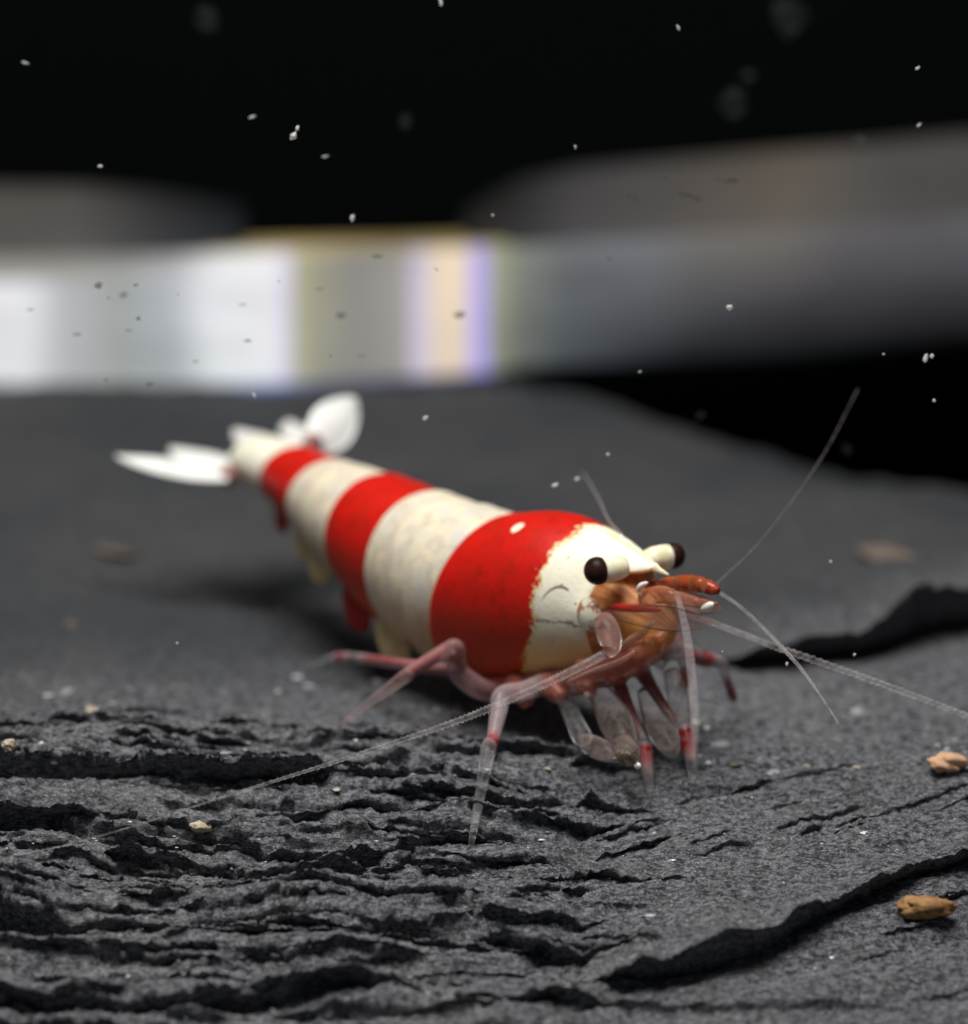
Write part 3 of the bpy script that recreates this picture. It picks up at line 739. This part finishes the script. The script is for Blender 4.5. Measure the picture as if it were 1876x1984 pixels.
# antennae (ringed) and antennule filaments
def filament(name, pts, mat, step=.05, ringed=.18, hairs=None, k=8, parent=None):
    rows = []
    for px, py, dep, r in pts:
        P = CAM + ray(px, py) * dep
        ds = (shit(px, py) - CAM) @ FW if -200 < px < 2100 and py > 1240 else 999
        if dep > ds - r - .1: P = CAM + ray(px, py) * (ds - r - .12)
        rows.append((*P, r))
    c0 = crom(rows, 200); L_ = np.linalg.norm(np.diff(c0[:, :3], axis=0), axis=1).sum()
    n_ = max(int(L_ / step), 20); c = crom(rows, n_)
    rad = c[:, 3] * (1 + ringed * np.cos(np.arange(n_) * 2 * math.pi / 3))
    V, F = tube_geo(c[:, :3], rad, k)
    o = part(name, (V, F), mat, parent, {'red': np.zeros(len(V))})
    if hairs:
        HV, HF = [], []
        tan = np.gradient(c[:, :3], axis=0); tan /= np.linalg.norm(tan, axis=1)[:, None]
        for i in range(3, n_ - 3, hairs[0]):
            sd = np.cross(tan[i], FW); sd /= np.linalg.norm(sd)
            for sg in hairs[2]:
                p0 = c[i, :3] + sd * sg * rad[i] * .8; tip = p0 + sd * sg * hairs[1] * random.uniform(.7, 1.2) + tan[i] * random.uniform(-.02, .05) + FW * random.uniform(-.06, .06)
                b0 = len(HV); w_ = .006
                HV += [p0 + tan[i] * w_, p0 - tan[i] * w_ + FW * w_, p0 - tan[i] * w_ - FW * w_, tip]
                HF += [(b0, b0 + 1, b0 + 3), (b0 + 1, b0 + 2, b0 + 3), (b0 + 2, b0, b0 + 3)]
        h_ = part('setae', (HV, HF), mat, o, {'red': np.zeros(len(HV))}); h_['kind'] = 'stuff'
    return o
filament('antenna', [(1172, 1268, 96.9, .12), (1100, 1305, 96.3, .12), (1000, 1350, 95.8, .11), (900, 1392, 95.4, .095), (760, 1440, 95.0, .07), (600, 1492, 94.6, .05), (430, 1545, 94, .035), (300, 1588, 94, .026), (150, 1632, 94, .02), (10, 1662, 94, .016)], M_ant, .05, .22, (3, .085, (1, -1)))
filament('antenna', [(1352, 1196, 98.6, .08), (1420, 1222, 98.0, .09), (1500, 1252, 97.4, .10), (1700, 1322, 96.6, .10), (1890, 1394, 96.0, .10), (2100, 1480, 95, .09)], M_ant, .05, .2, (3, .05, (1, -1)))
filament('antennule_filament', [(1392, 1146, 97.3, .05), (1440, 1180, 96.8, .05), (1500, 1238, 96.2, .06), (1560, 1305, 95.3, .05), (1625, 1400, 94.4, .03)], M_ant, .05, .1)
filament('antennule_filament', [(1312, 1150, 96.6, .08), (1330, 1225, 94.5, .13), (1342, 1320, 92.0, .14), (1346, 1400, 90.3, .12), (1345, 1470, 88.8, .05)], M_wisp, .06, .0)
filament('antennule_filament', [(1205, 1035, 98.5, .05), (1180, 1008, 100.5, .05), (1158, 962, 103, .04), (1130, 915, 106, .03)], M_wisp, .06, .0)
filament('antennule_filament', [(1388, 1132, 97.6, .04), (1480, 1040, 99, .02), (1590, 890, 101, .022), (1662, 755, 103, .022)], M_wisp, .06, .0)

# walking legs, claws and mouthparts
limb('walking_leg', [(1070, 1318, -1.2, .34, .5), (1020, 1338, -2.2, .30, .3), (975, 1348, -3.0, .30, .35), (966, 1380, 'i', .25, .25), (957, 1425, 'i', .20, .5), (953, 1438, 'i', .21, .95), (946, 1455, 'i', .22, .0), (930, 1545, 'i', .16, 0), (918, 1610, 'i', .11, 0), (911, 1648, 'g', .06, 0)], M_clear, 110, core=True)
limb('walking_leg', [(965, 1345, -1.5, .32, .4), (925, 1332, -2.2, .33, .15), (888, 1300, -2.6, .31, .1), (884, 1256, -2.85, .25, .15), (862, 1262, 'i', .23, .4), (800, 1298, 'i', .19, .45), (786, 1310, 'i', .2, .1), (718, 1360, 'i', .12, 0), (652, 1410, 'g', .05, 0)], M_legp, 110, core=True)
limb('walking_leg', [(890, 1300, -1.5, .22, .5), (800, 1290, -3, .19, .7), (725, 1279, 'i', .17, .8), (690, 1275, 'i', .16, .0), (664, 1274, 'i', .17, .9), (645, 1276, 'i', .14, 0), (590, 1300, 'g', .05, 0)], M_clear, 90, core=True)
limb('walking_leg', [(1188, 1300, -.3, .32, .6), (1204, 1335, 'i', .20, .8), (1228, 1392, 'i', .14, .8), (1245, 1430, 'i', .14, .3), (1248, 1438, 'i', .21, .0), (1250, 1455, 'i', .22, .95), (1254, 1490, 'i', .19, .5), (1258, 1515, 'i', .13, 0), (1263, 1546, 'g', .05, 0)], M_clear, 110, core=True)
limb('walking_leg', [(1240, 1296, .5, .28, .6), (1268, 1340, 'i', .18, .8), (1300, 1388, 'i', .14, .8), (1322, 1404, 'i', .2, .0), (1328, 1420, 'i', .24, .9), (1337, 1455, 'i', .21, .8), (1341, 1485, 'i', .16, 0), (1343, 1526, 'g', .06, 0)], M_clear, 110, core=True)
limb('walking_leg', [(1290, 1262, 1.2, .3, .3), (1330, 1262, 'i', .25, .1), (1360, 1276, 'i', .25, .9), (1396, 1284, 'i', .19, .2), (1408, 1315, 'i', .14, .4), (1419, 1346, 'i', .15, 1), (1424, 1362, 'i', .1, 0), (1432, 1392, 'g', .04, 0)], M_clear, 100, core=True)
limb('walking_leg', [(1268, 1288, 1.5, .3, .3), (1304, 1248, 'i', .30, .7), (1326, 1280, 'i', .2, .3), (1328, 1315, 'i', .17, .9), (1318, 1345, 'i', .15, .2), (1300, 1400, 'i', .1, 0), (1310, 1450, 'g', .05, 0)], M_clear, 100, core=True)
claw = limb('claw_leg', [(1082, 1330, -1.0, .32, .5), (1096, 1358, -1.3, .26, .05), (1112, 1395, -1.6, .27, .0), (1128, 1428, -1.8, .30, 0), (1134, 1440, -1.85, .2, 0)], M_clear, 60, 14)
limb('claw', [(1128, 1434, -1.85, .2, .0), (1142, 1442, -1.9, .30, .05), (1164, 1452, -1.95, .32, .05), (1184, 1462, -2.0, .24, .08), (1196, 1468, -2.0, .1, .3)], M_clear2, 50, 14, claw)
claw2 = limb('claw_leg', [(1160, 1335, -.8, .3, .2), (1176, 1365, -1.1, .42, .03), (1194, 1400, -1.4, .5, .0), (1210, 1436, -1.7, .4, .0), (1216, 1455, -1.8, .25, 0)], M_clear2, 60, 16)
limb('claw', [(1206, 1440, -1.75, .3, 0), (1218, 1460, -1.9, .34, .05), (1224, 1478, -2.0, .2, .0)], M_clear2, 40, 14, claw2)
claw3 = limb('claw_leg', [(1250, 1340, .2, .25, .1), (1270, 1385, -.1, .38, .0), (1286, 1420, -.3, .44, .0), (1300, 1448, -.6, .3, .0), (1308, 1462, -.7, .14, 0)], M_clear2, 60, 16)
limb('claw_leg', [(1300, 1300, 1.4, .24, .3), (1312, 1345, 1.2, .3, .0), (1318, 1390, 1.0, .32, .0), (1322, 1420, .9, .2, .0)], M_clear2, 50, 14)
# brush of hairs on the claw tips
M_brush = plain('tan_brush', (.46, .36, .25), .6, .2, (.60, .50, .38), 6)
HV, HF = [], []
for _ in range(170):
    p0 = spt(random.uniform(1190, 1236), random.uniform(1452, 1476), -2.0 + random.uniform(-.2, .2))
    d_ = spt(random.uniform(1195, 1245), random.uniform(1478, 1496), -2.1 + random.uniform(-.2, .2)) - p0
    tip = p0 + d_ * random.uniform(.5, 1); b0 = len(HV); w_ = .022
    HV += [p0 + FWD * w_, p0 - FWD * w_ + LAT * w_, p0 - LAT * w_, tip]; HF += [(b0, b0 + 1, b0 + 3), (b0 + 1, b0 + 2, b0 + 3), (b0 + 2, b0, b0 + 3)]
br = part('claw_brush', (HV, HF), M_brush, claw2); br['kind'] = 'stuff'
blob(1236, 1484, -2.1, .1, .1, .1, M_white, 'white_spot')
# the crowded pink leg bases and mouthparts under the shell
M_hip = glassy('leg_base_chitin', (.60, .19, .13), .26, rim=.25, red=(.36, .025, .02), red_dens=.45, cloud=.5)
def lumpy(name, pts, mat, n=60, k=20, amp=.35, seed=3):
    c = along(pts, n); V, F = tube_geo(c[:, :3], c[:, 3], k, 1.0)
    ctr = np.repeat(c[:, :3], k, 0); u_ = np.repeat(np.arange(n), k) / n; j_ = np.tile(np.arange(k), n) / k
    nz = fbm(u_ * len(pts) * 2.2, np.abs(j_ - .5) * 7, 4, seed)
    V = ctr + (V - ctr) * (1 + amp * nz)[:, None]
    return part(name, (V, F), mat, None, {'red': np.clip(np.repeat(c[:, 4], k) + .6 * fbm(u_ * 22, j_ * 4, 2, seed + 9), 0, .9)})
lumpy('leg_bases', [(925, 1312, -1.1, .2, .3), (960, 1322, -1.2, .34, .5), (1010, 1326, -1.3, .38, .2), (1060, 1326, -1.3, .40, .3), (1110, 1318, -1.2, .40, .2), (1160, 1304, -.9, .44, .4), (1210, 1288, -.5, .44, .5), (1255, 1268, 0, .36, .3), (1290, 1246, .4, .18, .1)], M_hip, 80, 22)
lumpy('mouthpart', [(1120, 1290, -1.5, .2, .1), (1160, 1292, -1.3, .38, .1), (1210, 1280, -1.0, .44, .2), (1258, 1256, -.6, .36, .1), (1292, 1226, -.3, .15, .0)], M_hip, 60, 20, .3, 8)
for pts in ([(1000, 1322, -1.4, .36, .1), (1012, 1345, -1.7, .34, .2), (1022, 1362, -1.8, .22, .3)], [(1062, 1322, -1.4, .38, .2), (1078, 1340, -1.6, .34, .1), (1090, 1352, -1.7, .2, .05)], [(1130, 1318, -1.2, .3, .2), (1140, 1336, -1.4, .28, .4), (1148, 1350, -1.4, .15, .2)]):
    limb('hip_joint', pts, M_hip, 24, 14)
limb('mouth_palp', [(1195, 1262, -1.2, .08, .3), (1222, 1240, -1.1, .12, .1), (1250, 1222, -.9, .1, .2), (1268, 1205, -.8, .05, 0)], M_scale, 24, 8)
limb('mouth_palp', [(1100, 1322, -1.7, .05, .3), (1150, 1300, -1.75, .08, .2), (1200, 1282, -1.7, .08, .1), (1230, 1262, -1.5, .04, 0)], M_scale, 24, 8)
# swimmerets under the tail
def rpt(t, lat, dz):
    p = np.array([np.interp(t, _ts, _pos[:, 0]), np.interp(t, _ts, _pos[:, 1])]); th = theta(t)
    return np.array([p[0] + math.sin(th) * lat, p[1] + math.cos(th) * lat, float(sp(BODY, t, 1)) + dz])
M_flap = plain('cream_flap', (.62, .46, .24), .5, .2, (.50, .36, .18), 3, .3)
M_flapr = plain('red_flap', (.34, .01, .01), .5, .2, (.26, .012, .01), 3, .3)
for t, mt in [(-7.2, M_flap), (-9.4, M_flapr), (-12.2, M_flap), (-13.6, M_flap), (-15.6, M_flapr)]:
    for sg in (-1, 1):
        bb = float(sp(BODY, t, 4)); aa = float(sp(BODY, t, 2))
        a = rpt(t, sg * aa * .66, -bb * .5); e_ = rpt(t - .9, sg * aa * .62, -bb * 1.22)
        d_ = e_ - a; side = rpt(t - 1, 0, 0) - rpt(t, 0, 0); side[2] = 0; side = side - d_ * (side @ d_) / (d_ @ d_); side /= np.linalg.norm(side); nn = np.cross(d_, side); nn /= np.linalg.norm(nn)
        leafgeo('swimmeret', a, d_, side, nn, .85 * aa / 1.8, mt, .1, .05)
# tail fan
M_fan, nt, b = nmat('tail_fan'); g = G(nt)
nz = g.noise(g.mm(), 1.2, 3)
g.l(g.mix(g.ss(.4, .65, nz), rgb(.92, .91, .88), rgb(.80, .78, .76)), b.inputs['Base Color']); b.inputs['Roughness'].default_value = .4
b.inputs['Subsurface Weight'].default_value = .2; b.inputs['Subsurface Scale'].default_value = .3 * S
M_fanbase = plain('fan_joint', (.22, .03, .03), .5, .2, (.4, .25, .22), 3)
T0 = -20.2
def fan(name, px0, py0, px1, py1, dep0, dep1, wid, mat=M_fan, roll=.35, th=.12):
    a = CAM + ray(px0, py0) * dep0; e_ = CAM + ray(px1, py1) * dep1; d_ = e_ - a
    side = np.cross(d_, [0, 0, 1.0]); side /= np.linalg.norm(side); nn = np.cross(side, d_); nn /= np.linalg.norm(nn)
    s2 = side * math.cos(roll) + nn * math.sin(roll); n2 = np.cross(d_, s2); n2 /= np.linalg.norm(n2)
    leafgeo(name, a, d_, s2, n2, wid, mat, th, .06, pw=.85)
fan('tail_fan_blade', 445, 925, 225, 884, 114.5, 115.5, .62, roll=.25)
fan('tail_fan_blade', 450, 905, 330, 868, 115.6, 118.5, .75, roll=.1)
fan('telson', 545, 872, 455, 832, 114.8, 119.5, .70, roll=.1)
fan('tail_fan_blade', 600, 858, 560, 815, 115.5, 120, .7, roll=-.1)
fan('tail_fan_blade', 612, 862, 690, 772, 116, 117.5, .85, roll=-.95)
for px, py, dep in [(440, 922, 114.7), (606, 858, 115.8)]:
    c = CAM + ray(px, py) * dep
    part('fan_joint', sphere_geo(c, np.eye(3) * .36, 14, 10), M_fanbase)

# ------------------------------------------------------------------ crumbs on the slate, specks in the water
def lump(name, c, ax, mat, seed, rough=.35, sub=1):
    V, F = sphere_geo((0, 0, 0), np.eye(3), 36, 24); V = np.array(V)
    nz = .55 * fbm(V[:, 0] * 1.1 + seed * 3.1 + V[:, 2] * .7, V[:, 1] * 1.1 + V[:, 2] * .9 + seed, 3, seed) + .5 * fbm(V[:, 0] * 4.5 + V[:, 2] * 2.3 + seed, V[:, 1] * 4.5 - V[:, 2] * 3.1, 3, seed + 4, .6)
    V = V * (1 + rough * nz)[:, None] * np.asarray(ax)
    a = seed * 1.3; R = np.array([[math.cos(a), -math.sin(a), 0], [math.sin(a), math.cos(a), 0], [0, 0, 1]])
    if sub: V = V @ R.T
    return mesh_obj(name, V + np.asarray(c), F, mat, None, np.asarray(c))
M_cr1 = plain('brown_crumb', (.36, .20, .085), .7, .2, (.24, .12, .05), 3)
M_cr2 = plain('peach_crumb', (.60, .37, .22), .7, .2, (.5, .3, .2), 3)
M_cr3 = plain('cream_crumb', (.52, .45, .35), .7, .2, (.36, .28, .2), 4)
for i, (px, py, ax, mt, lab, r_) in enumerate([
        (1790, 1776, (.72, .36, .30), M_cr1, 'elongated brown food crumb below the dark diagonal crack in the slate', 0),
        (1836, 1492, (.52, .34, .26), M_cr2, 'blurred peach coloured crumb on the smooth slate', 0),
        (390, 1610, (.30, .22, .17), M_cr3, 'cream crumb on a slate layer under the long antenna', 1),
        (18, 1455, (.24, .2, .2), M_cr3, 'small cream crumb at the lip of the black ledge', 1)]):
    p = shit(px, py)
    tag(lump('food_crumb', p + np.array([0, -.1, ax[2] * 1.0]), ax, mt, 3 + i, .55, r_), lab, 'crumb', 'crumbs lying on the slate')

M_spk = glassy('pale_speck', (.85, .85, .82), .50, rim=-.2, cloud=.8, gloss=False)
M_spd = glassy('dull_speck', (.3, .32, .32), .022, rim=.0, cloud=.04, gloss=False)
M_spb = glassy('dark_speck', (.05, .05, .04), .42, rim=-.2, cloud=.6, gloss=False)
# px, py, depth, half length mm, half width mm, angle deg in view
WHITE = [(568, 264, 97, .14, .10, 60), (577, 248, 97, .09, .06, 70), (490, 226, 100, .13, .04, 15), (630, 303, 100, .11, .035, 10), (195, 322, 98, .09, .05, 0), (683, 422, 99, .11, .08, 80),
         (854, 5, 99, .13, .05, 100), (1115, 285, 98, .06, .035, 110), (1315, 54, 98, .09, .05, 130), (1778, 132, 97, .08, .06, 20), (1781, 242, 99, .10, .04, 40), (1413, 595, 97, .12, .10, 0),
         (1794, 694, 97, .14, .09, 70), (1806, 690, 97, .07, .06, 0), (1712, 686, 97, .04, .035, 0), (1810, 776, 97, .06, .05, 0), (48, 121, 100, .13, .04, 165), (492, 766, 99, .10, .04, 110),
         (1178, 880, 99, .07, .05, 10), (1076, 940, 99, .12, .05, 15), (1118, 928, 101, .09, .05, 15), (824, 810, 99, .11, .06, 40), (1525, 1286, 96, .05, .06, 0), (1240, 720, 99, .05, .03, 20), (1610, 1088, 98, .05, .05, 0),
         (1656, 1268, 96.5, .05, .05, 0), (343, 1246, 97, .045, .045, 0), (955, 417, 99, .04, .04, 0), (1400, 1262, 96, .03, .03, 0)]
DULL = [(1664, 270, 104, .30, .19, 10), (1358, 806, 104, .22, .15, 20), (938, 766, 104, .16, .13, 0), (1450, 145, 108, .32, .25, 0), (1425, 200, 116, .6, .6, 0), (400, 36, 114, .5, .5, 0), (785, 233, 110, .26, .24, 0), (1525, 28, 120, .7, .7, 0), (1640, 870, 108, .2, .2, 0)]
DARK = [(190, 553, 99, .13, .11, 30), (240, 572, 103, .14, .09, 20), (264, 552, 99, .10, .04, 10), (268, 617, 99, .07, .06, 40), (150, 648, 101, .16, .04, 0), (480, 660, 100, .13, .05, 0), (660, 610, 104, .18, .09, 0), (730, 496, 101, .17, .05, 0), (846, 522, 99, .09, .025, 145), (210, 577, 99, .05, .03, 0), (345, 570, 99, .04, .03, 0), (250, 640, 100, .12, .03, 175), (290, 742, 103, .1, .06, 10), (890, 610, 104, .2, .1, 0), (205, 735, 100, .05, .03, 0), (540, 545, 99, .05, .025, 0), (640, 690, 99, .04, .03, 0), (1226, 381, 102, .22, .06, 152), (1330, 377, 102, .32, .05, 170), (1350, 384, 102, .16, .045, 155), (1410, 349, 102, .34, .055, 175), (1290, 346, 101, .08, .03, 170), (1180, 500, 102, .1, .03, 0), (470, 590, 101, .12, .03, 3), (620, 560, 101, .14, .025, 2), (380, 700, 101, .12, .03, 2), (700, 690, 101, .15, .025, 0), (60, 600, 101, .13, .03, 0)]
def speck(lst, mat, name, group, labels):
    for i, (px, py, dep, a_, b_, ang) in enumerate(lst):
        c = CAM + ray(px, py) * dep; an = math.radians(ang); R_ = np.array([1, 0, 0.])
        u = R_ * math.cos(an) + UP * math.sin(an); v_ = -R_ * math.sin(an) + UP * math.cos(an)
        V, F = sphere_geo((0, 0, 0), np.eye(3), 8, 6); V = np.array(V)
        nz = fbm(V[:, 0] * 2 + i * 3.3, V[:, 1] * 2 + V[:, 2] * 1.7 + i, 3, i)
        V = V * .88 * (1 + .8 * nz)[:, None]
        V = c + V[:, :1] * u * a_ + V[:, 1:2] * v_ * b_ + V[:, 2:] * FW * b_
        tag(mesh_obj(name, V, F, mat, None, c), labels(i, a_, b_), 'speck', group)
def where(px, py):
    if py < 345 or (py < 470 and 450 < px < 960): return 'in the black water above the glass edge'
    if py < 748:
        return ('before the painted white reflection' if px < 564 else 'before the painted olive grey and tan reflections' if px < 990 else 'before the painted dim grey reflections')
    if px < 900: return "near the shrimp's tail fan" if py < 900 else 'low over the slate left of the tail'.replace(' left of the tail', ' behind the long antenna')
    if px < 1300: return "above the shrimp's back"
    return 'over the slate beyond the right antenna'.replace('right antenna', 'antennule filaments')
def shape(a, b): return 'thin elongated' if a / b > 1.75 else 'slightly long' if a / b > 1.25 else 'round'
def lab_fn(lst, col): return lambda i, a, b: '%s %s speck floating %s' % (shape(a, b), col, where(lst[i][0], lst[i][1]))
speck(WHITE, M_spk, 'water_speck', 'white specks drifting in the water', lab_fn(WHITE, 'white'))
speck(DULL, M_spd, 'water_speck', 'dim blurred specks in the water', lab_fn(DULL, 'dim blurred grey'))
speck(DARK, M_spb, 'debris_fleck', 'dark flecks in the water before the glass edge', lab_fn(DARK, 'dark'))
